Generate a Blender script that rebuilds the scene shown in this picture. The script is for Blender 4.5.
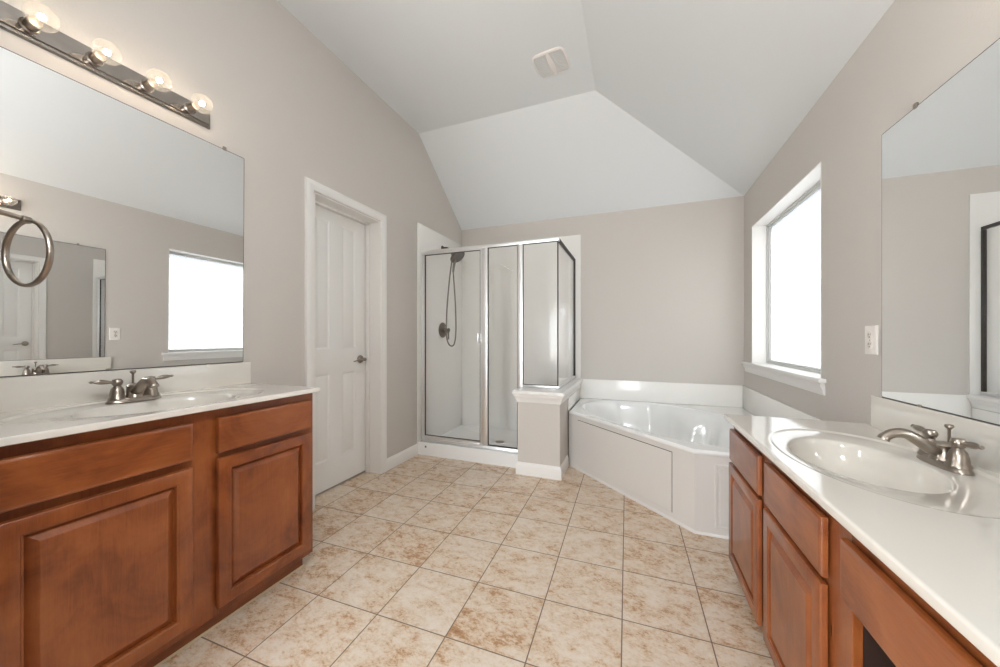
import bpy, bmesh, math, random
from mathutils import Vector, Matrix
S = bpy.context.scene
for o in list(bpy.data.objects): bpy.data.objects.remove(o)
PI = math.pi

# ------------------------------------------------------------------ camera, sky, sun, exposure
cd = bpy.data.cameras.new('camera'); cam = bpy.data.objects.new('camera', cd); S.collection.objects.link(cam)
cd.sensor_width = 36; cd.lens = 36*351/1000; cd.shift_y = 0.0035; cd.clip_start = .02
cam.location = (0, 0, 1.14); cam.rotation_euler = (PI/2, 0, math.radians(21.06))
S.camera = cam
W = bpy.data.worlds.new('sky'); S.world = W; W.use_nodes = True
W.node_tree.nodes['Background'].inputs[0].default_value = (.90, .96, 1, 1)
W.node_tree.nodes['Background'].inputs[1].default_value = 4.2
S.view_settings.view_transform = 'Standard'; S.view_settings.look = 'None'
S.view_settings.exposure = 1.68; S.view_settings.gamma = 1; S.view_settings.use_curve_mapping = False
S.cycles.max_bounces = 14; S.cycles.diffuse_bounces = 6; S.cycles.glossy_bounces = 8; S.cycles.transparent_max_bounces = 16
S.cycles.sample_clamp_indirect = 6; S.cycles.caustics_reflective = False; S.cycles.caustics_refractive = False
sd = bpy.data.lights.new('sun', 'SUN'); sd.energy = 11; sd.angle = .012; sd.color = (1, .97, .92)
sun = bpy.data.objects.new('sun', sd); S.collection.objects.link(sun); SUN = Vector((-.55, -.10, -.80)).normalized()
sun.rotation_euler = SUN.to_track_quat('-Z', 'Y').to_euler(); sun.location = (4, 1, 6)
# daylight fill through an unseen doorway added behind the camera: a portal that only guides the sky's own light
pl = bpy.data.lights.new('doorway_portal', 'AREA'); pl.shape = 'RECTANGLE'; pl.size = 1.0; pl.size_y = 2.1; pl.cycles.is_portal = True
po = bpy.data.objects.new('doorway_portal', pl); po.location = (-.8, -1.74, 1.05); po.rotation_euler = (PI/2, 0, 0); S.collection.objects.link(po)
cl = bpy.data.lights.new('overhead_fill', 'POINT'); cl.shadow_soft_size = .14; cl.energy = 14.5; cl.color = (.90, .955, 1)   # added fill light above the camera, without a fixture
co = bpy.data.objects.new('overhead_fill', cl); co.location = (-.40, .22, 1.98); S.collection.objects.link(co)
BULB = 33.0      # filament strength
PANE = 0.112       # how much daylight the frosted pane lets through

# ------------------------------------------------------------------ helpers
def lin(c):
    return tuple((v/255/12.92 if v/255 <= .04045 else ((v/255+.055)/1.055)**2.4) for v in c) + (1,)

def mat(name, col=(200, 200, 200), rough=.5, metal=0, coat=0, coat_rough=.05, spec=.5):
    m = bpy.data.materials.new(name); m.use_nodes = True
    b = m.node_tree.nodes['Principled BSDF']
    b.inputs['Base Color'].default_value = lin(col); b.inputs['Roughness'].default_value = rough
    b.inputs['Metallic'].default_value = metal; b.inputs['Coat Weight'].default_value = coat
    b.inputs['Coat Roughness'].default_value = coat_rough; b.inputs['Specular IOR Level'].default_value = spec
    return m

class G:                                   # tiny node-graph helper
    def __init__(s, m): s.m = m; s.t = m.node_tree; s.b = s.t.nodes.get('Principled BSDF')
    def n(s, typ, **kw):
        x = s.t.nodes.new(typ)
        for k, v in kw.items(): setattr(x, k, v)
        return x
    def l(s, a, b): s.t.links.new(a, b)
    def math(s, op, a, b=None, c=None):
        x = s.n('ShaderNodeMath', operation=op)
        for i, v in enumerate((a, b, c)):
            if v is None: continue
            if isinstance(v, (int, float)): x.inputs[i].default_value = v
            else: s.l(v, x.inputs[i])
        return x.outputs[0]
    def coord(s, scale=(1, 1, 1), rot=(0, 0, 0), loc=(0, 0, 0)):
        tc = s.n('ShaderNodeTexCoord'); mp = s.n('ShaderNodeMapping')
        mp.inputs['Scale'].default_value = scale; mp.inputs['Rotation'].default_value = rot; mp.inputs['Location'].default_value = loc
        s.l(tc.outputs['Object'], mp.inputs[0]); return mp.outputs[0]
    def noise(s, vec, scale, detail=4, rough=.55, dist=0):
        x = s.n('ShaderNodeTexNoise'); x.inputs['Scale'].default_value = scale; x.inputs['Detail'].default_value = detail
        x.inputs['Roughness'].default_value = rough; x.inputs['Distortion'].default_value = dist
        s.l(vec, x.inputs['Vector']); return x.outputs['Fac']
    def ramp(s, fac, stops):
        x = s.n('ShaderNodeValToRGB'); e = x.color_ramp.elements
        while len(e) < len(stops): e.new(.5)
        for i, (p, c) in enumerate(stops): e[i].position = p; e[i].color = lin(c) if max(c) > 1 else (c[0], c[1], c[2], 1)
        s.l(fac, x.inputs[0]); return x.outputs[0]
    def mix(s, fac, a, b, mode='MIX'):
        x = s.n('ShaderNodeMix', data_type='RGBA', blend_type=mode)
        for i, v in ((0, fac), (6, a), (7, b)):
            if isinstance(v, (int, float)): x.inputs[i].default_value = v
            elif isinstance(v, tuple): x.inputs[i].default_value = v
            else: s.l(v, x.inputs[i])
        return x.outputs[2]
    def bump(s, h, strength=.2, dist=.002):
        x = s.n('ShaderNodeBump'); x.inputs['Strength'].default_value = strength; x.inputs['Distance'].default_value = dist
        s.l(h, x.inputs['Height']); s.l(x.outputs[0], s.b.inputs['Normal']); return x

# ------------------------------------------------------------------ materials
def paint(name, col, bump=.12):
    m = mat(name, col, .55, spec=.3); g = G(m); v = g.coord()
    n1 = g.noise(v, 95, 3); g.bump(n1, bump, .0025); return m
M = {}
M['wall'] = paint('greige_paint', (204, 198.5, 192.5), .3)
M['ceil'] = paint('ceiling_paint', (226, 229, 231), .15)
M['trim'] = mat('white_trim', (235, 233, 230), .35)
M['door'] = mat('door_white', (232, 231, 228), .4)
M['plastic'] = mat('white_plastic', (238, 232, 228), .3)
M['marble'] = mat('cultured_marble', (226, 220, 211), .12, coat=.6, coat_rough=.03)
M['acrylic'] = mat('tub_acrylic', (238, 238, 237), .14, coat=.5, coat_rough=.04)
M['apron'] = mat('tub_apron_white', (216, 212, 208), .35)
M['surround'] = mat('surround_white', (241, 239, 235), .22, coat=.2)
M['chrome'] = mat('chrome', (226, 224, 222), .08, 1)
M['alu'] = mat('bright_aluminium', (243, 243, 243), .38, 1)
M['winframe'] = mat('grey_window_frame', (196, 196, 194), .4)
M['bar'] = mat('polished_bar', (160, 153, 147), .09, 1)
M['nickel'] = mat('brushed_nickel', (158, 148, 138), .3, 1)
M['darknickel'] = mat('aged_nickel', (120, 112, 105), .33, 1)
M['dark'] = mat('dark_gap', (30, 26, 23), .8)
M['gasket'] = mat('dark_gasket', (62, 56, 52), .5)
M['grey'] = mat('vent_grey', (208, 208, 207), .6)
M['rubber'] = mat('grey_rubber', (110, 108, 106), .6)
M['mirror'] = mat('mirror_silver', (247, 248, 248), .0, 1)

def thin_glass(name, tint, refl_tint=(1, 1, 1, 1), ior=1.5, rough=.0):
    m = bpy.data.materials.new(name); m.use_nodes = True; t = m.node_tree; t.nodes.clear()
    out = t.nodes.new('ShaderNodeOutputMaterial'); mx = t.nodes.new('ShaderNodeMixShader'); fr = t.nodes.new('ShaderNodeFresnel')
    tr = t.nodes.new('ShaderNodeBsdfTransparent'); gl = t.nodes.new('ShaderNodeBsdfGlossy')
    tr.inputs[0].default_value = tint; gl.inputs[0].default_value = refl_tint; gl.inputs['Roughness'].default_value = rough
    ge = t.nodes.new('ShaderNodeNewGeometry'); mr = t.nodes.new('ShaderNodeMapRange')   # same reflection from both sides of a thin sheet
    mr.inputs[3].default_value = ior; mr.inputs[4].default_value = 1/ior
    t.links.new(ge.outputs['Backfacing'], mr.inputs[0]); t.links.new(mr.outputs[0], fr.inputs[0])
    t.links.new(fr.outputs[0], mx.inputs[0]); t.links.new(tr.outputs[0], mx.inputs[1]); t.links.new(gl.outputs[0], mx.inputs[2])
    t.links.new(mx.outputs[0], out.inputs[0]); return m
M['glass'] = thin_glass('shower_glass', (.996, .997, .996, 1), ior=1.3)
def hazy(m, w):
    t = m.node_tree; out = next(n for n in t.nodes if n.type == 'OUTPUT_MATERIAL'); src = out.inputs[0].links[0].from_socket
    mx = t.nodes.new('ShaderNodeMixShader'); tl = t.nodes.new('ShaderNodeBsdfTranslucent'); mx.inputs[0].default_value = w
    t.links.new(src, mx.inputs[1]); t.links.new(tl.outputs[0], mx.inputs[2]); t.links.new(mx.outputs[0], out.inputs[0]); return m
M['bulb'] = thin_glass('bulb_glass', (.97, .965, .95, 1), ior=1.6, rough=.03)
m = bpy.data.materials.new('filament'); m.use_nodes = True; b = m.node_tree.nodes['Principled BSDF']
b.inputs['Emission Color'].default_value = (1, .80, .58, 1); b.inputs['Emission Strength'].default_value = BULB; M['filament'] = m

def wood(name, axis, tone=1.0):
    m = mat(name, (150, 84, 50), .32, coat=.35, coat_rough=.12); g = G(m)
    sc = {'y': (5, 1.1, 15), 'z': (9, 15, 1.1)}[axis]
    v = g.coord(sc); v2 = g.coord((2.5, 2.5, 2.5) if axis == 'z' else (2, 2, 3))
    grain = g.noise(v, 7, 8, .68, 1.2); cloud = g.noise(v2, 1.7, 4, .6, .8); fine = g.noise(g.coord((40, 5, 120) if axis == 'y' else (60, 120, 5)), 3, 3)
    f = g.math('MULTIPLY_ADD', grain, .24, g.math('MULTIPLY', cloud, .78))
    f = g.math('MULTIPLY_ADD', fine, .07, g.math('SUBTRACT', f, .045))
    def k(c): return tuple(min(255, x*tone) for x in c)
    col = g.ramp(f, [(.27, k((90, 41, 20))), (.42, k((136, 70, 34))), (.53, k((158, 87, 43))), (.70, k((178, 105, 56)))])
    g.l(col, g.b.inputs['Base Color']); g.bump(fine, .06, .001); return m
M['wood_v'] = wood('cherry_wood_vertical', 'z', .93); M['wood_h'] = wood('cherry_wood_horizontal', 'y', .93)
M['wood_dark'] = mat('inside_and_knee_shade', (44, 23, 15), .6)  # dark interior wood; also paints shade onto the knee-space panels

def tiles():
    m = mat('travertine_look_tile', rough=.32, coat=.12, coat_rough=.2); g = G(m)
    T = .3157; a = math.radians(1.197)
    tc = g.n('ShaderNodeTexCoord'); sx = g.n('ShaderNodeSeparateXYZ'); g.l(tc.outputs['Object'], sx.inputs[0])
    dx = g.math('ADD', sx.outputs[0], 1.3051); dy = g.math('SUBTRACT', sx.outputs[1], 1.1575)
    c, s = math.cos(a), math.sin(a)
    u = g.math('DIVIDE', g.math('MULTIPLY_ADD', dx, c, g.math('MULTIPLY', dy, s)), T)
    w = g.math('DIVIDE', g.math('MULTIPLY_ADD', dy, c, g.math('MULTIPLY', dx, -s)), T)
    # distance to the nearest joint, and the tile's own number
    fu = g.math('FRACT', u); fw = g.math('FRACT', w)
    eu = g.math('MINIMUM', fu, g.math('SUBTRACT', 1.0, fu)); ew = g.math('MINIMUM', fw, g.math('SUBTRACT', 1.0, fw))
    e = g.math('MINIMUM', eu, ew)
    joint = g.n('ShaderNodeMapRange', interpolation_type='SMOOTHSTEP'); joint.inputs[1].default_value = .005; joint.inputs[2].default_value = .0095
    g.l(e, joint.inputs[0]); tilef = joint.outputs[0]
    cell = g.n('ShaderNodeCombineXYZ'); g.l(g.math('FLOOR', u), cell.inputs[0]); g.l(g.math('FLOOR', w), cell.inputs[1])
    wn = g.n('ShaderNodeTexWhiteNoise', noise_dimensions='2D'); g.l(cell.outputs[0], wn.inputs['Vector'])
    off = g.n('ShaderNodeVectorMath', operation='MULTIPLY'); g.l(wn.outputs['Color'], off.inputs[0]); off.inputs[1].default_value = (30, 30, 30)
    vv = g.n('ShaderNodeVectorMath', operation='ADD'); g.l(tc.outputs['Object'], vv.inputs[0]); g.l(off.outputs[0], vv.inputs[1])
    st = g.n('ShaderNodeMapping'); st.inputs['Rotation'].default_value = (0, 0, .5); st.inputs['Scale'].default_value = (1, 1.5, 1); g.l(vv.outputs[0], st.inputs[0]); V = st.outputs[0]
    big = g.noise(V, 7.5, 7, .66, .4); mid = g.noise(V, 24, 6, .7, .4); fine = g.noise(V, 80, 5, .75)
    f = g.math('MULTIPLY_ADD', mid, .5, g.math('MULTIPLY', big, .5)); f = g.math('MULTIPLY_ADD', fine, .40, g.math('SUBTRACT', f, .20))
    f = g.math('MULTIPLY_ADD', g.math('SUBTRACT', wn.outputs['Value'], .5), .05, f)
    col = g.ramp(f, [(.30, (152, 106, 70)), (.40, (184, 144, 107)), (.46, (208, 182, 154)), (.54, (219, 203, 184)), (.68, (226, 215, 202))])
    col = g.mix(tilef, lin((128, 108, 92)), col); g.l(col, g.b.inputs['Base Color'])
    rr = g.math('MULTIPLY_ADD', tilef, -.45, .8); g.l(rr, g.b.inputs['Roughness'])
    h = g.math('MULTIPLY_ADD', mid, .25, tilef); h = g.math('MULTIPLY_ADD', fine, .12, h); g.bump(h, .35, .003); return m
M['tile'] = tiles()

def frosted():
    m = mat('frosted_glass', (240, 242, 242), .2); g = G(m); v = g.coord((1, 1, 1)); t = m.node_tree
    a = g.noise(v, 42, 3, .6); c = g.noise(v, 120, 2, .5)
    f = g.math('MULTIPLY_ADD', a, .6, g.math('MULTIPLY', c, .4))
    col = g.ramp(f, [(.36, (PANE*.80, PANE*.81, PANE*.82)), (.56, (PANE, PANE, PANE))])
    tl = g.n('ShaderNodeBsdfTranslucent'); gl = g.n('ShaderNodeBsdfGlossy'); mx = g.n('ShaderNodeMixShader'); out = t.nodes['Material Output']
    gl.inputs['Roughness'].default_value = .18; mx.inputs[0].default_value = .05; g.l(col, tl.inputs[0])
    bp = g.n('ShaderNodeBump'); bp.inputs['Strength'].default_value = .4; bp.inputs['Distance'].default_value = .003; g.l(a, bp.inputs['Height']); g.l(bp.outputs[0], gl.inputs['Normal'])
    g.l(tl.outputs[0], mx.inputs[1]); g.l(gl.outputs[0], mx.inputs[2]); g.l(mx.outputs[0], out.inputs[0]); t.nodes.remove(g.b); return m
M['pane'] = frosted()

hazy(M['bulb'], .07)
# ------------------------------------------------------------------ mesh helpers
def nb(): return bmesh.new()
def link(o): S.collection.objects.link(o); return o
def worldloc(p):
    v = Vector((0, 0, 0))
    while p: v = v + p.location; p = p.parent
    return v
def obj(name, bm, m, parent=None, local=False, ang=35, smooth=True):
    if parent is not None and not local: bmesh.ops.translate(bm, verts=bm.verts, vec=-worldloc(parent))
    bmesh.ops.recalc_face_normals(bm, faces=bm.faces)
    me = bpy.data.meshes.new(name); bm.to_mesh(me); bm.free()
    if smooth:
        me.shade_smooth(); me.set_sharp_from_angle(angle=math.radians(ang))
    me.materials.append(M[m] if isinstance(m, str) else m)
    o = link(bpy.data.objects.new(name, me)); o.parent = parent; return o
def tag(o, label, cat, group=None, kind=None):
    o['label'] = label; o['category'] = cat
    if group: o['group'] = group
    if kind: o['kind'] = kind
    return o
def thing(name, label, cat, loc=(0, 0, 0), rotz=0, group=None, kind=None):
    o = link(bpy.data.objects.new(name, None)); o.location = loc; o.rotation_euler = (0, 0, rotz); o.empty_display_size = .1
    return tag(o, label, cat, group, kind)
def struct(o, label, cat): return tag(o, label, cat, kind='structure')
def merge(bm, t):
    me = bpy.data.meshes.new('tmp'); t.to_mesh(me); t.free(); bm.from_mesh(me); bpy.data.meshes.remove(me)
def box(bm, x0, x1, y0, y1, z0, z1, bev=0, seg=2):
    t = bmesh.new(); bmesh.ops.create_cube(t, size=1)
    for v in t.verts: v.co = Vector((x0+(v.co.x+.5)*(x1-x0), y0+(v.co.y+.5)*(y1-y0), z0+(v.co.z+.5)*(z1-z0)))
    if bev: bmesh.ops.bevel(t, geom=t.edges[:], offset=bev, segments=seg, profile=.5, affect='EDGES')
    merge(bm, t); return bm
def B(*a, **k): return box(bmesh.new(), *a, **k)
def prism(bm, pts, z0, z1, bev=0, seg=2):
    t = bmesh.new(); lo = [t.verts.new((x, y, z0)) for x, y in pts]; hi = [t.verts.new((x, y, z1)) for x, y in pts]
    n = len(pts); t.faces.new(lo[::-1]); top = t.faces.new(hi)
    for i in range(n): t.faces.new((lo[i], lo[(i+1) % n], hi[(i+1) % n], hi[i]))
    bmesh.ops.recalc_face_normals(t, faces=t.faces)
    if bev: bmesh.ops.bevel(t, geom=list(top.edges), offset=bev, segments=seg, profile=.5, affect='EDGES')
    merge(bm, t); return bm
def loft(bm, loops, cap0=True, cap1=True, closed=True):
    R = [[bm.verts.new(p) for p in lp] for lp in loops]; n = len(R[0])
    for a, b2 in zip(R, R[1:]):
        for i in range(n if closed else n-1):
            j = (i+1) % n; bm.faces.new((a[i], a[j], b2[j], b2[i]))
    if cap0: bm.faces.new(R[0][::-1])
    if cap1: bm.faces.new(R[-1])
    return bm
def frame_of(d):
    d = d.normalized(); up = Vector((0, 0, 1)) if abs(d.z) < .95 else Vector((0, 1, 0))
    s = d.cross(up).normalized(); return s, s.cross(d).normalized()
def tube(bm, pts, rad, seg=16, flat=1.0, cap=True):
    P = [Vector(p) for p in pts]; n = len(P); rad = rad if isinstance(rad, (list, tuple)) else [rad]*n
    loops = []; prev = None
    for i, p in enumerate(P):
        d = (P[min(i+1, n-1)] - P[max(i-1, 0)]).normalized()
        if prev is None: s, u = frame_of(d)
        else:
            s = (prev - d*prev.dot(d)).normalized(); u = s.cross(d)
        prev = s
        loops.append([p + s*math.cos(a)*rad[i] + u*math.sin(a)*rad[i]*flat for a in [2*PI*k/seg for k in range(seg)]])
    return loft(bm, loops, cap, cap)
def lathe(bm, prof, org=(0, 0, 0), axis=(0, 0, 1), seg=32):
    ax = Vector(axis).normalized(); s, u = frame_of(ax); o = Vector(org)
    loops = [[o + ax*z + (s*math.cos(2*PI*k/seg) + u*math.sin(2*PI*k/seg))*max(r, 1e-5) for k in range(seg)] for r, z in prof]
    return loft(bm, loops)
def smooth_path(pts, n=8):
    P = [Vector(p) for p in pts]; P = [P[0]*2-P[1]] + P + [P[-1]*2-P[-2]]; out = []
    for i in range(1, len(P)-2):
        for k in range(n):
            t = k/n; a, b2, c, d = P[i-1], P[i], P[i+1], P[i+2]
            out.append(.5*((2*b2) + (c-a)*t + (2*a-5*b2+4*c-d)*t*t + (3*b2-a-3*c+d)*t**3))
    return out + [P[-2]]
def sweep(bm, path, prof, N, closed=False):
    """prof: (a, b) points, a along N x dir, b along N; corners are mitred"""
    P = [Vector(p) for p in path]; N = Vector(N); n = len(P); loops = []
    for i, p in enumerate(P):
        d0 = (P[i]-P[i-1]).normalized() if i or closed else None; d1 = (P[(i+1) % n]-P[i]).normalized() if i < n-1 or closed else None
        d0 = d0 or d1; d1 = d1 or d0
        s0, s1 = N.cross(d0), N.cross(d1); s = (s0+s1).normalized(); s = s/max(.2, s.dot(s0))
        loops.append([p + s*a + N*b2 for a, b2 in prof])
    if closed: loops.append(loops[0])
    loft(bm, loops, not closed, not closed)
    if closed: bmesh.ops.remove_doubles(bm, verts=bm.verts, dist=1e-6)
    return bm
def rings(bm, O, U, V, N, w, h, prof, cap=True):
    """nested rectangles: prof = (inset, height)"""
    O, U, V, N = map(Vector, (O, U, V, N)); loops = []
    for i, z in prof:
        loops.append([O+U*a+V*b2+N*z for a, b2 in ((i, i), (w-i, i), (w-i, h-i), (i, h-i))])
    return loft(bm, loops, False, cap)

# ------------------------------------------------------------------ room shell
XL, XR, YB, YN = -1.98, .938, 3.836, -1.7
H, ZE, XF, YF = 3.134, 2.444, -.30, 2.925           # flat ceiling, eave height, fold positions
def wall_yz(name, x0, x1, polys, label):
    bm = nb()
    for poly in polys:
        loft(bm, [[(x0, y, z) for y, z in poly], [(x1, y, z) for y, z in poly]])
    return struct(obj(name, bm, 'wall', smooth=False), label, 'wall')
DY0, DY1, DZ = 1.715, 2.367, 2.10
wall_yz('wall_left', XL-.15, XL, [
    [(YN, 0), (DY0, 0), (DY0, H), (YN, H)], [(DY0, DZ), (DY1, DZ), (DY1, H), (DY0, H)],
    [(DY1, 0), (YF, 0), (YF, H), (DY1, H)], [(YF, 0), (YB, 0), (YB, ZE), (YF, H)]], 'greige wall with the white door, mirror and lamp on the left')
WY0, WY1, WZ0, WZ1 = 2.392, 3.597, .918, 2.09
wall_yz('wall_right', XR, XR+.15, [
    [(YN, 0), (WY0, 0), (WY0, ZE), (YN, ZE)], [(WY0, 0), (WY1, 0), (WY1, WZ0), (WY0, WZ0)],
    [(WY0, WZ1), (WY1, WZ1), (WY1, ZE), (WY0, ZE)], [(WY1, 0), (YB, 0), (YB, ZE), (WY1, ZE)]], 'greige wall with the frosted window on the right')
struct(obj('wall_back', B(XL-.15, XR+.15, YB, YB+.12, 0, ZE+.02), 'wall', smooth=False), 'greige wall behind the shower and corner tub', 'wall')
bm = nb()
box(bm, XL, -1.3, YN-.12, YN, 0, H); box(bm, -.3, XR, YN-.12, YN, 0, ZE); box(bm, -1.3, -.3, YN-.12, YN, 2.1, ZE+.001)
loft(bm, [[(x, y, z) for x, z in ((-1.3, ZE+.001), (.938, ZE), (XF, H), (-1.3, H))] for y in (YN-.12, YN)])
struct(obj('wall_near', bm, 'wall', smooth=False), 'greige wall with a doorway added behind the camera for daylight', 'wall')
struct(obj('wall_alcove', B(XL, -1.2, .17, .295, 0, H), 'wall', smooth=False), 'greige wall end carrying the towel ring beside the left vanity', 'wall')
bm = nb()
for poly in ([(XL-.15, YN-.12, H), (XF, YN-.12, H), (XF, YF, H), (XL-.15, YF, H)],
             [(XL-.15, YF, H), (XF, YF, H), (XR, YB, ZE), (XL-.15, YB, ZE)],
             [(XF, YN-.12, H), (XR, YN-.12, ZE), (XR, YB, ZE), (XF, YF, H)]):
    bm.faces.new([bm.verts.new(p) for p in poly])
bmesh.ops.remove_doubles(bm, verts=bm.verts, dist=1e-4)
bmesh.ops.recalc_face_normals(bm, faces=bm.faces)
e = bmesh.ops.extrude_face_region(bm, geom=bm.faces[:]); bmesh.ops.translate(bm, verts=[v for v in e['geom'] if isinstance(v, bmesh.types.BMVert)], vec=(0, 0, .12))
struct(obj('ceiling', bm, 'ceil', smooth=False), 'white vaulted ceiling sloping down to the back and right walls', 'ceiling')
struct(obj('floor', B(XL-.15, XR+.15, YN-.3, YB+.12, -.08, 0), 'tile', smooth=False), 'mottled beige square floor tiles with brown grout', 'floor')

struct(obj('floor_bounce', B(-5, 4, -7, YN-.3, -.08, -.001), mat('pale_bounce', (206, 200, 192), .9), smooth=False), 'unseen pale floor added behind the camera to bounce daylight', 'floor')  # added beyond the doorway to bounce daylight up onto the ceiling
bm = nb(); box(bm, -3.0, -2.9, 1.4, 2.7, 0, 2.44); box(bm, -2.9, XL-.15, 1.3, 1.4, 0, 2.44); box(bm, -2.9, XL-.15, 2.7, 2.8, 0, 2.44); box(bm, -3.0, XL-.15, 1.3, 2.8, 2.44, 2.5); box(bm, -3.0, XL-.15, 1.3, 2.8, -.08, -.0)
struct(obj('wall_closet', bm, 'wall', smooth=False), 'walls of the closet behind the white door', 'wall')
# baseboards
BBP = [(0, 0), (.014, 0), (.014, .078), (.011, .086), (.006, .094), (.004, .101), (0, .102)]
def baseboard(name, path, label, parent=None):
    o = obj(name, sweep(nb(), path, [(-a, b) for a, b in BBP], (0, 0, 1)), 'trim', parent)
    return struct(o, label, 'baseboard') if parent is None else o
baseboard('baseboard_left', [(XL, 2.905, 0), (XL, 2.436, 0)][::-1], 'white baseboard between the door casing and the shower curb')
baseboard('baseboard_right', [(XR, 2.29, 0), (XR, 2.0, 0)], 'white baseboard between the tub and the right vanity')

# ------------------------------------------------------------------ door in the left wall
d = thing('door_1', 'white four panel door with a lever handle beside the left vanity', 'door', (XL-.13, 2.04, 0), kind='structure')
XD = XL-.145; LY0, LY1, LZ0, LZ1 = 1.735, 2.357, .014, 2.095       # leaf front face at XD+.035
bm = nb()
cols = [(1.848, 1.988), (2.106, 2.246)]; rows = [(.224, .866), (1.05, 2.005)]
XFc = XD+.0
ys = [LY0, cols[0][0], cols[0][1], cols[1][0], cols[1][1], LY1]; zs = [LZ0, rows[0][0], rows[0][1], rows[1][0], rows[1][1], LZ1]
for i in range(5):
    for j in range(5):
        if i in (1, 3) and j in (1, 3):
            rings(bm, (XFc, ys[i], zs[j]), (0, 1, 0), (0, 0, 1), (1, 0, 0), ys[i+1]-ys[i], zs[j+1]-zs[j],
                  [(0, 0), (.006, -.004), (.012, -.009), (.020, -.009), (.034, -.002), (.038, -.001)])
        else:
            bm.faces.new([bm.verts.new((XFc, y, z)) for y, z in ((ys[i], zs[j]), (ys[i+1], zs[j]), (ys[i+1], zs[j+1]), (ys[i], zs[j+1]))])
bmesh.ops.remove_doubles(bm, verts=bm.verts, dist=1e-5)
be = [e_ for e_ in bm.edges if e_.is_boundary]; ex = bmesh.ops.extrude_edge_only(bm, edges=be)
nv = [v for v in ex['geom'] if isinstance(v, bmesh.types.BMVert)]; bmesh.ops.translate(bm, verts=nv, vec=(-.035, 0, 0))
bmesh.ops.contextual_create(bm, geom=[e_ for e_ in bm.edges if e_.is_boundary])
leaf = obj('door_leaf', bm, 'door', d)
bm = nb()                                                             # jamb and stop
box(bm, XL-.15, XL+.002, DY0-.0, DY0+.016, 0, DZ); box(bm, XL-.15, XL+.002, DY1-.004, DY1+.002, 0, DZ); box(bm, XL-.15, XL+.002, DY0, DY1, DZ-.006, DZ)
box(bm, XD+.004, XD+.04, DY1-.016, DY1-.004, 0, DZ, .002); box(bm, XD+.004, XD+.04, DY0+.016, DY0+.028, 0, DZ, .002); box(bm, XD+.004, XD+.04, DY0, DY1, DZ-.018, DZ-.006, .002)
obj('door_jamb', bm, 'trim', d)
CP = [(0, 0), (0, .010), (.006, .013), (.020, .013), (.030, .017), (.052, .019), (.060, .016), (.064, .008), (.064, 0)]
obj('door_casing', sweep(nb(), [(XL, DY1+.004, 0), (XL, DY1+.004, DZ+.006), (XL, DY0-.0, DZ+.006), (XL, DY0, 0)][::-1], CP, (1, 0, 0)), 'trim', d)
hd = nb(); hy, hz = 2.295, .957
lathe(hd, [(0, 0), (.032, 0), (.033, .004), (.030, .010), (.017, .014), (.013, .018), (.012, .038), (.014, .044), (.013, .056), (0, .058)], (XD, hy, hz), (1, 0, 0))
tube(hd, smooth_path([(XD+.047, hy, hz), (XD+.05, hy-.03, hz), (XD+.05, hy-.07, hz-.004), (XD+.046, hy-.115, hz-.012)], 6), [.010-.00022*i for i in range(19)], 12, .8)
obj('door_lever', hd, 'nickel', d)

# ------------------------------------------------------------------ window in the right wall
w = thing('window_1', 'frosted window in a deep white recess above the corner tub', 'window', (XR+.1, 3.0, WZ0), kind='structure')
bm = nb()
for a, b2 in ((WY0, WY0+.006), (WY1-.006, WY1)): box(bm, XR-.001, XR+.13, a, b2, WZ0, WZ1)
box(bm, XR-.001, XR+.13, WY0, WY1, WZ1-.006, WZ1)
obj('window_reveal', bm, 'trim', w)
x0 = XR+.125
fr = nb(); sweep(fr, [(x0, WY0+.006, WZ0), (x0, WY1-.006, WZ0), (x0, WY1-.006, WZ1-.006), (x0, WY0+.006, WZ1-.006)], [(0, 0), (0, .024), (-.012, .024), (-.014, .014), (-.026, .014), (-.030, .004), (-.030, -.03), (0, -.03)], (-1, 0, 0), closed=True)
obj('window_frame', fr, 'winframe', w)
bm = nb(); bm.faces.new([bm.verts.new((x0, y, z)) for y, z in ((WY0+.02, WZ0+.015), (WY1-.02, WZ0+.015), (WY1-.02, WZ1-.02), (WY0+.02, WZ1-.02))])
obj('window_pane', bm, 'pane', w)
bm = nb(); box(bm, XR-.004, x0-.002, WY0+.001, WY1-.001, WZ0-.02, WZ0+.0015); box(bm, XR-.036, XR-.001, WY0-.06, YB-.045, WZ0-.022, WZ0+.002, .004)
obj('window_sill', bm, 'trim', w)
ap = [(0, 0), (.008, 0), (.011, .012), (.012, .03), (.018, .04), (.022, .052), (.022, .066), (0, .066)]
obj('window_apron', sweep(nb(), [(XR, YB-.065, WZ0-.088), (XR, WY0-.042, WZ0-.088)], [(-a, b2) for a, b2 in ap], (0, 0, 1)), 'trim', w)

# ------------------------------------------------------------------ knee wall between shower and tub
kn = thing('wall_knee', 'low greige knee wall with a white moulded cap between shower and tub', 'wall', (-.7, 2.9, 0), kind='structure')
KX0, KX1, KY0, KY1, KZ = -.915, -.561, 2.79, 3.01, .655
prism_pts = [(KX0, KY0), (KX1, KY0), (KX1, YB), (-.665, YB), (-.665, KY1), (KX0, KY1)]
obj('knee_wall_body', prism(nb(), prism_pts, 0, KZ), 'wall', kn, smooth=False)
cp = [(0, .600), (-.006, .600), (-.009, .612), (-.012, .626), (-.020, .640), (-.026, .650), (-.026, .664), (-.036, .668), (-.038, .676), (-.036, .690), (-.030, .698), (0, .700)]
bm = sweep(nb(), [(KX0, KY1+.0, 0), (KX0, KY0, 0), (KX1, KY0, 0), (KX1, YB-.012, 0)], [(a, z) for a, z in cp], (0, 0, 1))
prism(bm, prism_pts, .662, .700)
obj('cap_moulding', bm, 'trim', kn)
baseboard('baseboard', [(KX0, 2.896, 0), (KX0, KY0, 0), (KX1, KY0, 0), (KX1, 3.10, 0)], '', kn)

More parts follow.
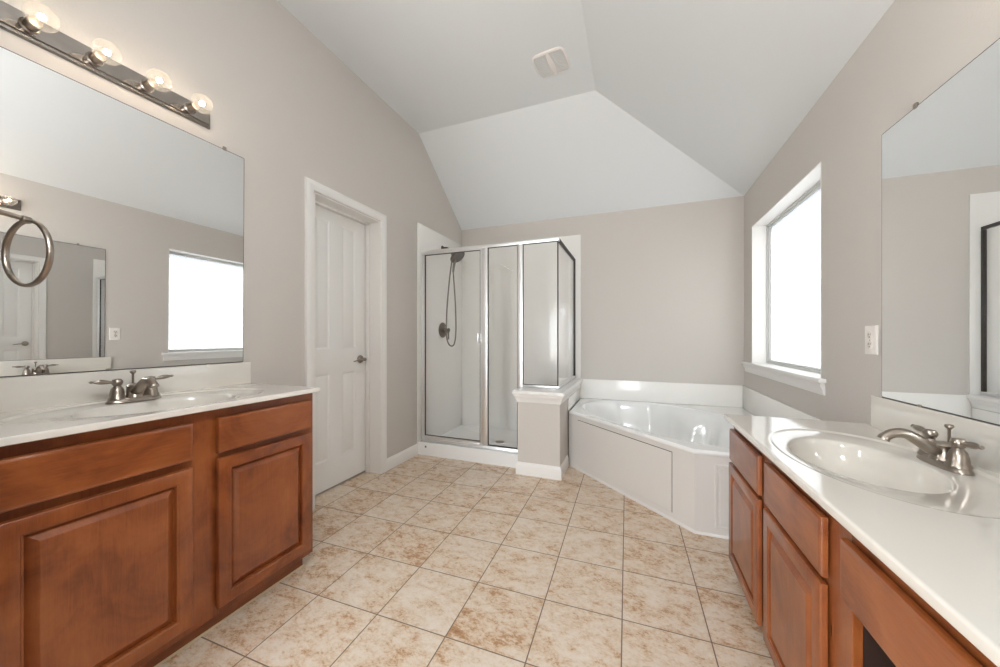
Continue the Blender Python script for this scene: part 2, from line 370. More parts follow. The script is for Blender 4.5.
# ------------------------------------------------------------------ shower: surround, pan, enclosure, fittings
tag(obj('shower_wall_panel', B(XL, XL+.0118, 2.896, YB, .05, 2.255, .003), 'surround'), 'glossy white shower wall panel carrying the hand shower', 'wall panel', 'glossy white shower wall panels')
tag(obj('shower_wall_panel', B(XL+.012, -.544, YB-.012, YB, .05, 2.240, .003), 'surround'), 'glossy white shower wall panel behind the glass on the back wall', 'wall panel', 'glossy white shower wall panels')
CY0, CY1 = 2.9, 3.012
pan = thing('shower_pan', 'white shower pan with a low front curb beside the pillar', 'shower pan', (-1.4, 3.3, 0))
PX0, PX1 = XL+.012, -.668
bm = nb()
prism(bm, [(XL+.013, CY0), (KX0-.002, CY0), (KX0-.002, CY1), (XL+.013, CY1)], 0, .124, .010, 3)
obj('curb', bm, 'acrylic', pan)
bm = nb(); DC = Vector((-1.32, 3.42, .045))
lo = [(PX0, CY1, .072), (PX1, CY1+.0, .072), (PX1, YB-.012, .072), (PX0, YB-.012, .072)]
rectp = []
for i in range(4):
    a, b2 = Vector(lo[i]), Vector(lo[(i+1) % 4])
    for k in range(12): rectp.append(a.lerp(b2, k/12))
ring = lambda t, z: [Vector((DC.x+(p.x-DC.x)*t, DC.y+(p.y-DC.y)*t, z)) for p in rectp]
cir = [Vector((DC.x, DC.y, .045)) + Vector((p.x-DC.x, p.y-DC.y, 0)).normalized()*.05 for p in rectp]
loft(bm, [[Vector((p.x, p.y, 0)) for p in rectp], rectp, ring(.96, .064), cir], False, True)
obj('pan_floor', bm, 'acrylic', pan)
obj('drain_cover', lathe(nb(), [(0, 0), (.045, 0), (.046, .003), (.04, .005), (0, .005)], (DC.x, DC.y, .045)), 'nickel', pan)
obj('curb_plug', lathe(nb(), [(0, 0), (.010, 0), (.010, .003), (.006, .004), (.005, .001), (0, .001)], (-1.884, CY0, .083), (0, -1, 0), 20), 'rubber', pan)

en = thing('shower_enclosure', 'framed clear glass shower enclosure standing on the curb and pillar', 'shower door', (-1.3, 2.96, .124))
YG = 2.96; ZT = 1.985
KT = .700
def post(x0, x1, z0, z1, name='post', dy=.016): return obj(name, B(x0, x1, YG-dy, YG+dy, z0, z1, .003), 'alu', en)
post(XL+.012, XL+.030, .124, ZT-.03, 'wall_jamb', .018)
post(-1.318, -1.258, .150, ZT-.03)
post(-.969, -.923, .150, ZT-.03)
obj('header', B(XL+.012, -.600, YG-.02, YG+.02, ZT-.03, ZT, .004), 'alu', en)
XG = -.612
obj('return_header', B(XG-.012, XG+.012, YG+.02, YB-.012, ZT-.03, ZT-.004, .003), 'gasket', en)
obj('return_sill', B(XG-.012, XG+.012, YG+.02, YB-.012, KT, KT+.024, .003), 'alu', en)
obj('wall_channel', B(XG-.012, XG+.012, YB-.030, YB-.012, KT+.024, ZT-.03, .003), 'gasket', en)
obj('pillar_sill', B(-.923, -.600, YG-.012, YG+.012, KT, KT+.022, .003), 'alu', en)
bm = nb(); box(bm, XL+.030, -.923, YG-.022, YG+.022, .124, .148, .004); box(bm, XL+.04, -.99, YG-.034, YG-.022, .124, .138, .003)
obj('base_track', bm, 'alu', en)
def panel(name, x0, x1, z0, z1):
    g = obj(name, B(x0, x1, YG-.003, YG+.003, z0, z1), 'glass', en)
    bm = nb(); s = .005
    sweep(bm, [(x0, YG, z0), (x1, YG, z0), (x1, YG, z1), (x0, YG, z1)], [(0, -.006), (0, .006), (-.006, .006), (-.006, -.006)], (0, -1, 0), closed=True)
    obj('gasket', bm, 'gasket', g); return g
def dpanel():
    x0, x1, z0, z1 = XL+.050, -1.330, .175, ZT-.04
    dr = obj('glass_door', B(x0, x1, YG-.003, YG+.003, z0, z1), 'glass', en)
    bm = nb()
    sweep(bm, [(x0, YG, z0), (x1, YG, z0), (x1, YG, z1), (x0, YG, z1)], [(0, -.009), (0, .009), (.013, .009), (.013, -.009)], (0, 1, 0), closed=True)
    obj('door_frame', bm, 'alu', dr)
    bm = nb(); sweep(bm, [(x0, YG, z0), (x1, YG, z0), (x1, YG, z1), (x0, YG, z1)], [(-.001, -.007), (-.001, .007), (-.006, .007), (-.006, -.007)], (0, 1, 0), closed=True)
    obj('gasket', bm, 'gasket', dr)
    bm = nb(); box(bm, -1.352, -1.338, YG-.045, YG-.009, 1.085, 1.175, .005); obj('pull_handle', bm, 'alu', dr)
    box(bm := nb(), x0+.02, x1-.01, YG-.012, YG+.012, z0-.026, z0-.013, .003); obj('door_sweep', bm, 'alu', dr)
dpanel()
panel('fixed_panel', -1.252, -.975, .155, ZT-.034)
panel('pillar_panel', -.918, -.618, KT+.026, ZT-.034)
rg = obj('return_panel', B(XG-.003, XG+.003, YG+.006, YB-.032, KT+.024, ZT-.03), 'glass', en)
obj('corner_post', B(XG-.004, XG+.004, YG-.004, YG+.005, KT+.022, ZT-.03), 'gasket', en)

# hand shower
HX = XL+.012
sh = thing('hand_shower', 'aged nickel shower head with a looped hose on the left shower panel', 'shower head', (HX, 3.36, 2.11))
obj('wall_flange', lathe(nb(), [(0, 0), (.030, 0), (.030, .004), (.022, .012), (.012, .014), (0, .014)], (HX, 3.36, 2.11), (1, 0, 0)), 'darknickel', sh)
obj('shower_arm', tube(nb(), smooth_path([(HX+.005, 3.36, 2.11), (HX+.05, 3.36, 2.112), (HX+.09, 3.36, 2.085), (HX+.125, 3.36, 2.035)], 6), .0105), 'darknickel', sh)
bm = nb(); c0 = Vector((HX+.135, 3.36, 2.02))
lathe(bm, [(0, -.024), (.016, -.022), (.022, -.008), (.023, .008), (.016, .022), (0, .024)], c0, (.6, 0, -.8))
obj('diverter', bm, 'darknickel', sh)
ax = Vector((.62, -.1, -.78)).normalized(); hc = Vector((HX+.165, 3.36, 2.03))
bm = nb(); lathe(bm, [(0, -.024), (.020, -.022), (.034, -.010), (.056, .008), (.080, .022), (.087, .030), (.087, .040), (.081, .044), (0, .042)], hc, ax)
hh = obj('spray_head', bm, 'darknickel', sh)
bm = nb(); lathe(bm, [(0, .041), (.062, .043), (.060, .0465), (0, .047)], hc, ax); obj('spray_face', bm, 'rubber', hh)
bm = nb(); tube(bm, smooth_path([hc+ax*.004, (HX+.16, 3.352, 1.975), (HX+.148, 3.348, 1.91), (HX+.14, 3.345, 1.84)], 6), [.014, .0145, .015, .0155, .016, .016, .016, .016, .0155, .015, .0145, .014, .0135, .013, .0125, .012, .0115, .011, .010])
obj('hand_grip', bm, 'darknickel', sh)
bm = nb()
tube(bm, smooth_path([(HX+.13, 3.36, 2.0), (HX+.118, 3.35, 1.94), (HX+.108, 3.32, 1.75), (HX+.096, 3.29, 1.45), (HX+.09, 3.285, 1.2), (HX+.107, 3.285, 1.09), (HX+.146, 3.285, 1.045), (HX+.186, 3.285, 1.07), (HX+.205, 3.285, 1.2), (HX+.198, 3.29, 1.45), (HX+.165, 3.32, 1.7), (HX+.14, 3.345, 1.84)], 8), .0075, 10)
obj('hose', bm, 'darknickel', sh)
va = thing('shower_valve', 'round aged nickel shower valve with a lever below the hand shower', 'valve', (HX, 3.36, 1.215))
obj('escutcheon', lathe(nb(), [(0, 0), (.082, 0), (.084, .004), (.078, .010), (.040, .016), (.034, .022), (.030, .024), (0, .024)], (HX, 3.36, 1.215), (1, 0, 0), 40), 'darknickel', va)
bm = nb(); lathe(bm, [(0, .02), (.024, .02), (.026, .035), (.018, .05), (.017, .065), (.022, .072), (.020, .084), (0, .088)], (HX, 3.36, 1.215), (1, 0, 0))
tube(bm, smooth_path([(HX+.07, 3.36, 1.21), (HX+.078, 3.35, 1.18), (HX+.085, 3.34, 1.14), (HX+.088, 3.335, 1.115)], 5), [.011]*4+[.010]*4+[.009]*4+[.008]*4, 12); obj('valve_lever', bm, 'darknickel', va)

# ------------------------------------------------------------------ corner bathtub
tb = thing('bathtub', 'white corner bathtub with a diagonal panelled apron under the window', 'bathtub', (.2, 3.1, 0))
A_, B_, C_ = (-.5475, 3.128), (.319, 2.305), (XR-.002, 2.305)
outline = [A_, B_, C_, (XR-.002, YB-.002), (-.5475, YB-.002)]
TZ = .487
nh = Vector((.689, .725)); th = Vector((.725, -.689)); c2 = nh*2.44 - th*1.972
SEG = 160
angs = [2*PI*k/SEG for k in range(SEG)]
def outer_pt(a, inset=0):
    dvec = th*math.cos(a) + nh*math.sin(a); best = None
    for i in range(5):
        p, q = Vector(outline[i]), Vector(outline[(i+1) % 5]); e_ = q-p
        den = dvec.x*e_.y - dvec.y*e_.x
        if abs(den) < 1e-9: continue
        t = ((p.x-c2.x)*e_.y - (p.y-c2.y)*e_.x)/den; s_ = ((p.x-c2.x)*dvec.y - (p.y-c2.y)*dvec.x)/den
        if t > 0 and -1e-6 <= s_ <= 1+1e-6 and (best is None or t < best): best = t
    return best
# snap sample directions to the corners
for p in outline:
    v = Vector(p)-c2; a = math.atan2(v.dot(nh), v.dot(th)) % (2*PI); k = min(range(SEG), key=lambda i: abs(angs[i]-a)); angs[k] = a
def bowl_r(a, s):
    q = 2.35; ca, sa = abs(math.cos(a)), abs(math.sin(a))
    return s/((ca/.82)**q + (sa/.50)**q)**(1/q)
def bump_(a, a0, wd): dlt = (a-a0+PI) % (2*PI) - PI; return max(0, 1-(dlt/wd)**2)**2
loops = []
def lp(fn): loops.append([Vector((*(c2+(th*math.cos(a)+nh*math.sin(a))*fn(a)[0]), fn(a)[1])) for a in angs])
OUT = {a: outer_pt(a) for a in angs}
lp(lambda a: (OUT[a]-.012, TZ-.026)); lp(lambda a: (OUT[a]-.003, TZ-.025)); lp(lambda a: (OUT[a], TZ-.020)); lp(lambda a: (OUT[a], TZ-.012)); lp(lambda a: (OUT[a]-.004, TZ-.004)); lp(lambda a: (OUT[a]-.013, TZ)); lp(lambda a: (OUT[a]-.017, TZ))
def rim(a): return min(bowl_r(a, 1.0), OUT[a]-.034)
lp(lambda a: (rim(a)+.010, TZ)); lp(lambda a: (rim(a)+.006, TZ))
prof = [(1.0, -.003), (.985, -.012), (.972, -.03), (.955, -.07), (.93, -.13), (.90, -.20), (.865, -.27), (.82, -.325), (.75, -.352), (.6, -.362), (.35, -.366), (.12, -.368)]
for k, dz in prof:
    def fn(a, k=k, dz=dz):
        r = rim(a)*k
        m_ = max(0, min(1, (-dz-.02)/.09))*max(0, min(1, (k-.3)/.5))
        r -= (.085*bump_(a, PI/2+.30, .42) + .085*bump_(a, PI/2-.55, .42))*m_
        return r, TZ+dz
    lp(fn)
obj('tub_basin', loft(nb(), loops, False, True), 'acrylic', tb, ang=40)
obj('overflow_plate', lathe(nb(), [(0, 0), (.03, 0), (.032, .004), (.02, .009), (0, .009)], Vector((*(c2 + th*.75), .36)), (-th.x, -th.y, .2), 24), 'nickel', tb)
# apron with a framed access panel
dirv = (Vector(B_)-Vector(A_)); Ln = dirv.length; U = Vector((dirv.x/Ln, dirv.y/Ln, 0)); Nn = Vector((U.y, -U.x, 0))
ins = .008
oA = Vector((*A_, 0)) - Nn*ins; oB = Vector((*B_, 0)) - Nn*ins
bm = nb()
a0, b0 = Vector(A_)-Nn.xy*.009, Vector(B_)-Nn.xy*.009
k2 = [a0-U.xy*.017, b0, Vector((C_[0], b0.y)), Vector((C_[0], b0.y+.02)), b0+Vector((.006, .02)), a0-U.xy*.017+Vector((.0, .03))]
prism(bm, [(v.x, v.y) for v in k2], 0, TZ-.024)
obj('apron', bm, 'apron', tb, smooth=False)
fp = lambda s_, z, n_: Vector((*A_, 0)) + U*s_ + Nn*(n_) + Vector((0, 0, z))
s0 = .118; s1 = Ln - .155
O0 = fp(s0, .052, -.0085); wP, hP = s1-s0, .372
bm = nb(); rings(bm, O0, U, (0, 0, 1), Nn, wP, hP, [(0, -.004), (0, .003), (.002, .0045)])
obj('access_panel', bm, 'apron', tb)
bm = nb(); rings(bm, O0-U*.003, U, (0, 0, 1), Nn, wP+.006, hP+.004, [(0, -.003), (0, .0008)])
obj('panel_gap', bm, 'gasket', tb)
bm = nb(); sweep(bm, [fp(.02, 0, -.009), fp(Ln-.002, 0, -.009), Vector((C_[0], b0.y, 0))], [(0, 0), (-.008, 0), (-.007, .008), (0, .016)], (0, 0, 1))
obj('floor_trim', bm, 'apron', tb)
bm = nb(); rings(bm, (.425, b0.y, .05), (1, 0, 0), (0, 0, 1), (0, -1, 0), .48, .365, [(0, -.002), (0, .005), (.004, .008), (.012, .008), (.016, .004), (.022, .004), (.026, .009)])
obj('side_panel', bm, 'apron', tb)
tag(obj('splash_panel', B(-.546, XR-.0135, YB-.016, YB, TZ+.001, .692, .003), 'surround'), 'low white splash panel along the back wall behind the bathtub', 'backsplash', 'white splash panels around the tub')
tag(obj('splash_panel', B(XR-.013, XR, 2.305, YB-.0005, TZ+.001, .692, .003), 'surround'), 'low white splash panel under the window sill beside the bathtub', 'backsplash', 'white splash panels around the tub')
tag(obj('splash_panel', B(KX1, KX1+.013, 3.125, YB-.0165, TZ+.001, .597, .003), 'surround'), 'low white splash panel on the knee wall beside the bathtub', 'backsplash', 'white splash panels around the tub')

# ------------------------------------------------------------------ vanities
def front(parent, name, y0, y1, z0, z1, x, sgn, m='wood_h', T=0):
    """slab drawer front with eased edge; x = back plane, grows by sgn*.02"""
    bm = nb(); O = (x, y0, z0)
    rings(bm, O, (0, 1, 0), (0, 0, 1), (sgn, 0, 0), y1-y0, z1-z0, [(0, .004+T*.9)] + [(i_, h_+T) for i_, h_ in ((0, .014), (.002, .0175), (.007, .0195), (.009, .02), (.012, .02))])
    return obj(name, bm, m, parent)
def cab_door(parent, y0, y1, z0, z1, x, sgn, T=0):
    w_, h_ = y1-y0, z1-z0; O = (x, y0, z0)
    bm = nb(); rings(bm, O, (0, 1, 0), (0, 0, 1), (sgn, 0, 0), w_, h_, [(0, .004+T*.9)] + [(i_, h_*.98+T) for i_, h_ in ((0, .016), (.002, .019), (.004, .02), (.042, .02), (.045, .017), (.048, .0165), (.050, .004), (.058, .004))])
    dr = obj('door', bm, 'wood_v', parent)
    bm = nb(); rings(bm, O, (0, 1, 0), (0, 0, 1), (sgn, 0, 0), w_, h_, [(i_, h_+T) for i_, h_ in ((.0525, .0042), (.054, .006), (.074, .0185), (.076, .0195), (.0775, .0195))])
    obj('raised_panel', bm, 'wood_v', dr); return dr

LZ = .890; LXF = -1.46; LY_0, LY_1 = .297, 1.304
lv = thing('vanity_cabinet', 'cherry vanity cabinet with raised panel doors beside the white door', 'cabinet', (-1.75, .8, 0), group='cherry vanity cabinets')
FX = -1.503
LE = 1.300
def carcass(t, xb, xf, y0, y1, z0, z1, th_=.016, ms=('wood_v', 'wood_v')):
    a, b2 = min(xb, xf), max(xb, xf)
    for y, m_ in zip((y0, y1-th_), ms): obj('side_panel', B(a, b2, y, y+th_, z0, z1), m_, t)
carcass(lv, XL+.002, FX-.018, LY_0+.002, LE, .068, LZ-.023)
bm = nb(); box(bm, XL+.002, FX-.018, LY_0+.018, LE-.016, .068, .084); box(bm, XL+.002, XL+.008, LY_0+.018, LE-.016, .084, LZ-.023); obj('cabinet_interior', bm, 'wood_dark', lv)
def face_frame(t, xb, xf, stiles, rails, zt, zb):
    a, b2 = min(xb, xf), max(xb, xf); bm = nb()
    for y0, y1 in stiles: box(bm, a, b2, y0, y1, zb, zt, .001, 1)
    for y0, y1, z0, z1 in rails: box(bm, a, b2-.0 if xf > xb else b2, y0, y1, z0, z1, .001, 1)
    return obj('face_frame', bm, 'wood_v', t)
face_frame(lv, FX-.018, FX, [(LY_0+.002, .372), (.762, .876), (1.268, LE)],
           [(.372, .762, .815, LZ-.023), (.876, 1.268, .815, LZ-.023), (.372, .762, .665, .715), (.876, 1.268, .665, .715), (.372, .762, .068, .115), (.876, 1.268, .068, .115)], LZ-.023, .068)
bm = nb(); box(bm, -1.560, -1.544, LY_0+.002, LE-.024, 0, .068); box(bm, XL+.002, -1.560, LE-.040, LE-.024, 0, .068); obj('toe_kick', bm, 'wood_h', lv)
bm = nb(); sweep(bm, [(-1.544, LY_0+.002, 0), (-1.544, LE-.020, 0)], [(0, 0), (-.005, 0), (-.0045, .004), (0, .007)], (0, 0, 1)); obj('floor_strip', bm, mat('cream_caulk_strip', (226, 205, 170), .5), lv)
front(lv, 'drawer_front', .357, .780, .698, .832, FX, 1, T=.006); front(lv, 'drawer_front', .862, 1.273, .697, .832, FX, 1, T=.006)
cab_door(lv, .357, .780, .104, .672, FX, 1, .006); cab_door(lv, .862, 1.273, .104, .674, FX, 1, .006)

def ell(cx, cy, b_, a_, z, q=2.0, n=128):
    out = []
    for k in range(n):
        t = 2*PI*k/n; c_, s_ = math.cos(t), math.sin(t)
        r = 1/((abs(c_)/b_)**q + (abs(s_)/a_)**q)**(1/q); out.append((cx+c_*r, cy+s_*r, z))
    return out
def countertop(t, xw, xf, y0, y1, z, sink, sgn, bs_end, bs_h=.114):
    """slab with one integral oval sink; sgn = +1 when the room lies toward +x"""
    cx, cy, ox, oy = sink; n = 128; x0, x1 = min(xw, xf), max(xw, xf)
    ang = [2*PI*k/n for k in range(n)]
    def rect(inset, zz):
        X0, X1, Y0, Y1 = x0+inset, x1-inset, y0+inset, y1-inset; P = []
        for k in range(n):
            c_, s_ = math.cos(ang[k]), math.sin(ang[k]); ts = []
            if c_ > 1e-9: ts.append((X1-ox)/c_)
            if c_ < -1e-9: ts.append((X0-ox)/c_)
            if s_ > 1e-9: ts.append((Y1-oy)/s_)
            if s_ < -1e-9: ts.append((Y0-oy)/s_)
            tt = min(ts); P.append(Vector((ox+c_*tt, oy+s_*tt, zz)))
        for X_ in (X0, X1):
            for Y_ in (Y0, Y1):
                k = min(range(n), key=lambda i: (P[i].x-X_)**2 + (P[i].y-Y_)**2); P[k] = Vector((X_, Y_, zz))
        return P
    bm = nb()
    L = [rect(.004, z-.022), rect(0, z-.020), rect(0, z-.005), rect(.0015, z-.0015), rect(.005, z), rect(.008, z)]
    OB, OA, IB, IA = .222, .366, .154, .235
    L += [ell(ox, oy, OB+.010, OA+.010, z), ell(ox, oy, OB+.006, OA+.006, z), ell(ox, oy, OB+.002, OA+.002, z-.001), ell(ox, oy, OB-.003, OA-.004, z-.0045), ell(ox, oy, OB-.012, OA-.015, z-.005)]
    for k, dz in ((1.04, -.006), (1.0, -.010), (.978, -.024), (.955, -.042), (.90, -.072), (.78, -.104), (.60, -.124), (.42, -.136), (.22, -.142), (.10, -.144)):
        L.append(ell(cx, cy, IB*k, IA*k, z+dz))
    loft(bm, L, False, True)
    top = obj('counter_slab', bm, 'marble', t, ang=50)
    obj('sink_drain', lathe(nb(), [(0, 0), (.021, 0), (.022, .002), (.017, .004), (.012, .003), (0, .006)], (cx, cy, z-.1435)), 'nickel', t)
    a, b2 = sorted((xw, xw+sgn*.019)); bm = nb(); box(bm, a, b2, y0, bs_end, z-.004, z+bs_h, .004, 3)
    obj('backsplash', bm, 'marble', t)
lt = thing('vanity_countertop', 'white marble countertop with oval sink beside the white door', 'countertop', (-1.72, .8, LZ), group='vanity countertops with oval sinks')
countertop(lt, XL, LXF, LY_0, LY_1, LZ, (-1.690, .80, -1.715, .80), 1, LY_1)

RZ = .768; RXF = .402; RY_0, RY_1 = -.15, 1.983
rt_ = thing('vanity_countertop', 'white marble countertop with oval sink beside the corner bathtub', 'countertop', (.67, .9, RZ), group='vanity countertops with oval sinks')
countertop(rt_, XR-.0015, RXF, RY_0, RY_1, RZ, (.640, 1.405, .668, 1.405), -1, 1.925, .129)
rv = thing('vanity_cabinet', 'cherry vanity cabinet with open knee space beside the corner bathtub', 'cabinet', (.7, .9, 0), group='cherry vanity cabinets')
GX = .44; RE = 1.972; RS = -.14; zt = RZ-.023
carcass(rv, XR-.002, GX+.018, .985, RE, .05, zt, ms=('wood_dark', 'wood_v'))  # knee-side panel coloured near black to stand for the unlit knee space
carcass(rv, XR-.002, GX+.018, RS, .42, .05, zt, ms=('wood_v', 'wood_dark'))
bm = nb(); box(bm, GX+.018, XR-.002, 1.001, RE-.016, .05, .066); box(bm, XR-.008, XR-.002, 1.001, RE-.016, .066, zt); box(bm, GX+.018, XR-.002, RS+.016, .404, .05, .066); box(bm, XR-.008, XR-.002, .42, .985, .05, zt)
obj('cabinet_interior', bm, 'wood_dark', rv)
face_frame(rv, GX+.018, GX, [(.985, 1.10), (1.462, 1.572), (1.945, RE), (RS, -.1), (.36, .42)],
           [(1.10, 1.462, .69, zt), (1.572, 1.945, .69, zt), (1.10, 1.462, .53, .575), (1.572, 1.945, .53, .575), (1.10, 1.462, .05, .09), (1.572, 1.945, .05, .09),
            (.42, .985, .65, zt), (-.1, .36, .69, zt), (-.1, .36, .53, .575), (-.1, .36, .05, .09)], zt, .05)
bm = nb(); box(bm, GX+.044, GX+.06, .985, RE-.012, 0, .05); box(bm, GX+.06, XR-.002, RE-.028, RE-.012, 0, .05); obj('toe_kick', bm, 'wood_h', rv); obj('toe_kick', B(GX+.044, GX+.06, RS, .42, 0, .05), 'wood_h', rv)
for y0, y1 in ((1.551, 1.966), (1.078, 1.484), (-.12, .38)):
    front(rv, 'drawer_front', y0, y1, .556, .702, GX, -1); cab_door(rv, y0+.002, y1+.010 if y0 > 1.5 else y1+.004, .074, .538, GX, -1)
front(rv, 'apron_front', .40, .994, .566, .698, GX, -1)
bm = nb(); box(bm, GX+.0, GX+.012, 1.070, 1.078, .42, .45, .001); obj('hinge', bm, 'nickel', rv)

# ------------------------------------------------------------------ faucets (local +x points to the user)
def faucet(label, loc, rotz):
    t = thing('bathroom_faucet', label, 'faucet', loc, rotz, 'brushed nickel sink faucets')
    bm = nb(); L = []
    for k, z, in ((1.0, 0), (1.0, .004), (.93, .009), (.80, .017), (.74, .019)):
        L.append(ell(0, 0, .030*k, .083*(k*.55+.45), z, 2.6, 64))
    obj('base_plate', loft(bm, L), 'nickel', t, local=True)
    bm = nb(); lathe(bm, [(0, .016), (.029, .016), (.028, .022), (.0245, .028), (.0235, .055), (.025, .060), (.022, .064), (.017, .068), (0, .071)])
    path = smooth_path([(.004, 0, .040), (.028, 0, .047), (.055, 0, .068), (.083, 0, .084), (.108, 0, .084), (.128, 0, .072), (.134, 0, .062)], 5)
    n = len(path); tube(bm, path, [.0205-.0062*min(1, i/(n*.75)) + (.0015 if i >= n-4 else 0) for i in range(n)], 18, .9)
    obj('spout', bm, 'nickel', t, local=True)
    bm = nb(); lathe(bm, [(0, .06), (.0035, .06), (.0035, .105), (.005, .108), (.0095, .113), (.0095, .118), (.007, .121), (0, .122)], (-.012, 0, 0)); obj('lift_rod', bm, 'nickel', t, local=True)
    for s in (-1, 1):
        bm = nb(); lathe(bm, [(0, .014), (.026, .014), (.025, .02), (.0215, .026), (.0195, .045), (.0165, .056), (.012, .062), (.010, .066), (.0135, .070), (.0165, .078), (.0165, .084), (.012, .091), (0, .094)], (0, s*.051, 0))
        path = [(0, s*(.051+q), zz) for q, zz in ((.01, .080), (.020, .082), (.028, .083), (.040, .085), (.052, .086), (.061, .0865), (.066, .0868), (.070, .087), (.075, .087))]
        tube(bm, path, [.006, .0065, .0085, .0112, .0100, .0065, .005, .0065, .003], 14, .85)
        obj('lever_handle', bm, 'nickel', t, local=True)
    return t
faucet('brushed nickel two handle faucet on the countertop beside the white door', (-1.868, .785, LZ-.0045), 0)
faucet('brushed nickel two handle faucet on the countertop beside the bathtub', (.845, 1.430, RZ-.0045), PI)

# ------------------------------------------------------------------ mirrors
def wall_mirror(label, xw, sgn, y0, y1, z0, z1, clips, hang=(0, 0, 0)):     # hang: stand-off, lean and turn on the wall, degrees
    t = thing('wall_mirror', label, 'mirror', (xw, (y0+y1)/2, z0), group='frameless wall mirrors')
    a, b2 = sorted((xw+sgn*.001, xw+sgn*.006)); obj('mirror_glass', B(a, b2, y0, y1, z0, z1, .0008, 1), 'mirror', t)
    bm = nb(); a2, b3 = sorted((xw+sgn*.0004, xw+sgn*.0055))
    sweep(bm, [(xw+sgn*.0005, y0, z0), (xw+sgn*.0005, y1, z0), (xw+sgn*.0005, y1, z1), (xw+sgn*.0005, y0, z1)], [(-.0005, 0), (-.0005, .005), (.002, .005), (.002, 0)] if sgn < 0 else [(.0005, 0), (.0005, .005), (-.002, .005), (-.002, 0)], (sgn, 0, 0), closed=True)
    obj('mirror_edge', bm, 'gasket', t)
    for y, z in clips:
        bm = nb(); a, b2 = sorted((xw, xw+sgn*.010)); dz = .006 if z > 1.5 else -.006
        box(bm, a, b2, y-.008, y+.008, z+dz-.010, z+dz+.010, .003); obj('mirror_clip', bm, 'nickel', t)
    t.location.x += hang[0]; t.rotation_euler = (0, math.radians(hang[1]), math.radians(hang[2]))
    return t
wall_mirror('frameless wall mirror over the left vanity, under the lit bulbs', XL, 1, .30, 1.268, 1.008, 2.100, [(1.172, 2.10), (.38, 2.10), (1.10, 1.008)], (.005, .439, .50))
wall_mirror('frameless wall mirror beside the electrical outlet on the right wall', XR, -1, .16, 1.882, .899, 1.958, [(1.70, 1.958), (.4, 1.958), (1.68, .899)])

# ------------------------------------------------------------------ vanity lights
def vanity_light(label, xw, sgn, y0, y1, z0, z1):
    t = thing('vanity_light', label, 'wall light', (xw, (y0+y1)/2, z0), group='four bulb vanity bar lights')
    O = (xw, y0, z0); bm = nb(); rings(bm, O, (0, 1, 0), (0, 0, 1), (sgn, 0, 0), y1-y0, z1-z0, [(0, 0), (0, .010), (.003, .014), (.010, .016), (.012, .022), (.014, .024)])
    obj('back_plate', bm, 'bar', t)
    w_ = (y1-y0)/4
    for i in range(4):
        y = (y0+y1)/2-.006+w_*.975*(i-1.5); z = (z0+z1)/2
        bm = nb(); lathe(bm, [(0, .022), (.024, .022), (.024, .026), (.019, .029), (.019, .066), (.0165, .072), (0, .072)], (xw, y, z), (sgn, 0, 0)); sk = obj('socket', bm, 'nickel', t)
        R, c_ = .041, .116; pr_ = [(.013, .069), (.014, .077)] + [(R*math.sin(q), c_-R*math.cos(q)) for q in [.42+k*(PI-.42)/16 for k in range(17)]]
        bm = nb(); lathe(bm, pr_, (xw, y, z), (sgn, 0, 0)); bb = obj('light_bulb', bm, 'bulb', sk)
        bm = nb(); lathe(bm, [(0, .104), (.006, .107), (.010, .115), (.006, .123), (0, .126)], (xw, y, z), (sgn, 0, 0), 12); f_ = obj('filament', bm, 'filament', sk)
    return t
vanity_light('chrome bar light with four lit globe bulbs above the left mirror', XL, 1, .468, 1.110, 2.172, 2.262)
vanity_light('chrome bar light reflected in the left mirror, above the right mirror', XR, -1, .749, 1.368, 2.165, 2.255)

# ------------------------------------------------------------------ towel ring, outlet, vent
tr = thing('towel_ring', 'brushed nickel towel ring in front of the left mirror', 'towel ring', (-1.374, .295, 1.43))
bm = nb(); pa = Vector((0, .985, -.17)).normalized()
lathe(bm, [(0, -.003), (.024, -.003), (.025, .004), (.020, .010), (.012, .016), (.008, .03), (.006, .055), (.0055, .074), (.0085, .077), (.009, .088), (.006, .093), (0, .094)], (-1.374, .298, 1.438), pa); obj('mounting_post', bm, 'nickel', tr)
ph = math.radians(9); uu = Vector((math.cos(ph), math.sin(ph), 0)); c3 = Vector((-1.374, .382, 1.343)); R = .078; bm = nb(); lps = []
vv = Vector((-uu.y, uu.x, 0))
for k in range(72):
    t_ = 2*PI*k/72; rad = uu*math.cos(t_) + Vector((0, 0, 1))*math.sin(t_); cc = c3+rad*R
    lps.append([cc + rad*.0045*math.cos(q) + vv*.0066*math.sin(q) for q in [2*PI*j/12 for j in range(12)]])
lps.append(lps[0]); loft(bm, lps, False, False); bmesh.ops.remove_doubles(bm, verts=bm.verts, dist=1e-6)
obj('ring', bm, 'nickel', tr, ang=80)

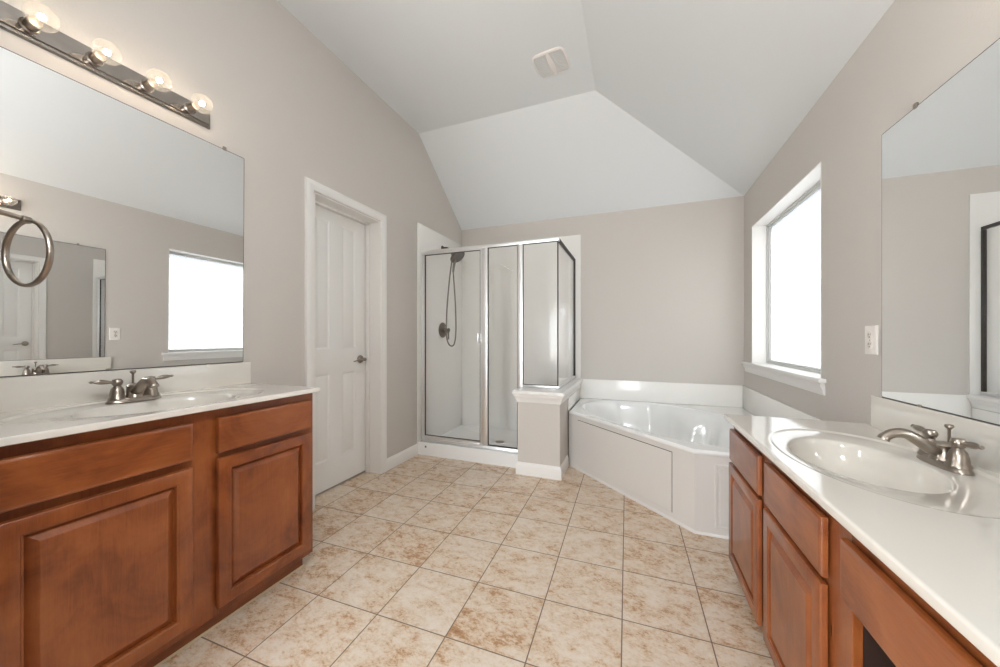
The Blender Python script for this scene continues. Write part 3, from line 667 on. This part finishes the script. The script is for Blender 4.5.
ot = thing('wall_outlet', 'white duplex electrical outlet between the window and right mirror', 'outlet', (XR, 1.957, 1.126))
bm = nb(); rings(bm, (XR, 1.997, 1.066), (0, -1, 0), (0, 0, 1), (-1, 0, 0), .080, .122, [(0, 0), (0, .004), (.004, .0065), (.006, .007)]); obj('cover_plate', bm, 'plastic', ot)
for z in (1.106, 1.147):
    bm = nb(); lathe(bm, [(0, .006), (.0165, .006), (.0165, .008), (.015, .009), (0, .009)], (XR, 1.957, z), (-1, 0, 0), 28); rc = obj('receptacle', bm, mat('receptacle_white', (222, 214, 206), .4), ot)
    bm = nb()
    for dy in (-.006, .006): box(bm, XR-.0096, XR-.0085, 1.957+dy-.0012, 1.957+dy+.0012, z, z+.008)
    lathe(bm, [(0, .0085), (.0028, .0085), (.0028, .0096), (0, .0096)], (XR, 1.957, z-.007), (-1, 0, 0), 12); obj('slot', bm, 'dark', rc)
bm = nb(); lathe(bm, [(0, .006), (.003, .006), (.0026, .0085), (0, .0085)], (XR, 1.957, 1.1265), (-1, 0, 0), 12); obj('screw', bm, 'nickel', ot)

ve = thing('exhaust_vent', 'white exhaust fan cover with two grey grilles on the ceiling', 'vent', (-.568, 2.516, H), math.radians(-6))
bm = nb()
def squ(hx, hy, z, q=5): return [(p[0], p[1], z) for p in ell(0, 0, hx, hy, z, q, 64)]
loft(bm, [squ(.122, .120, 0), squ(.122, .120, -.004), squ(.119, .117, -.008), squ(.114, .112, -.010)]); obj('cover', bm, 'plastic', ve, local=True)
for s in (-1, 1):
    bm = nb(); out = []
    for k in range(15):                                            # bowed inner edge, rounded outer edge
        y = -.102+.204*k/14; out.append((s*(.010+.010*math.cos(y/.102*PI/2)), y))
    for k in range(15):
        y = .102-.204*k/14; out.append((s*(.110-.012*abs(y/.102)**4), y))
    loft(bm, [[(x, y, -.0095) for x, y in out], [(x, y, -.0112) for x, y in out]]); gr = obj('grille', bm, 'grey', ve, local=True)
    bm = nb()
    for k in range(11):
        y = -.08+.016*k; xa, xb = sorted((s*(.032), s*.098)); box(bm, xa, xb, y-.0018, y+.0018, -.0128, -.0112)
    obj('slats', bm, mat('vent_slat', (214, 214, 213), .6), gr, local=True)
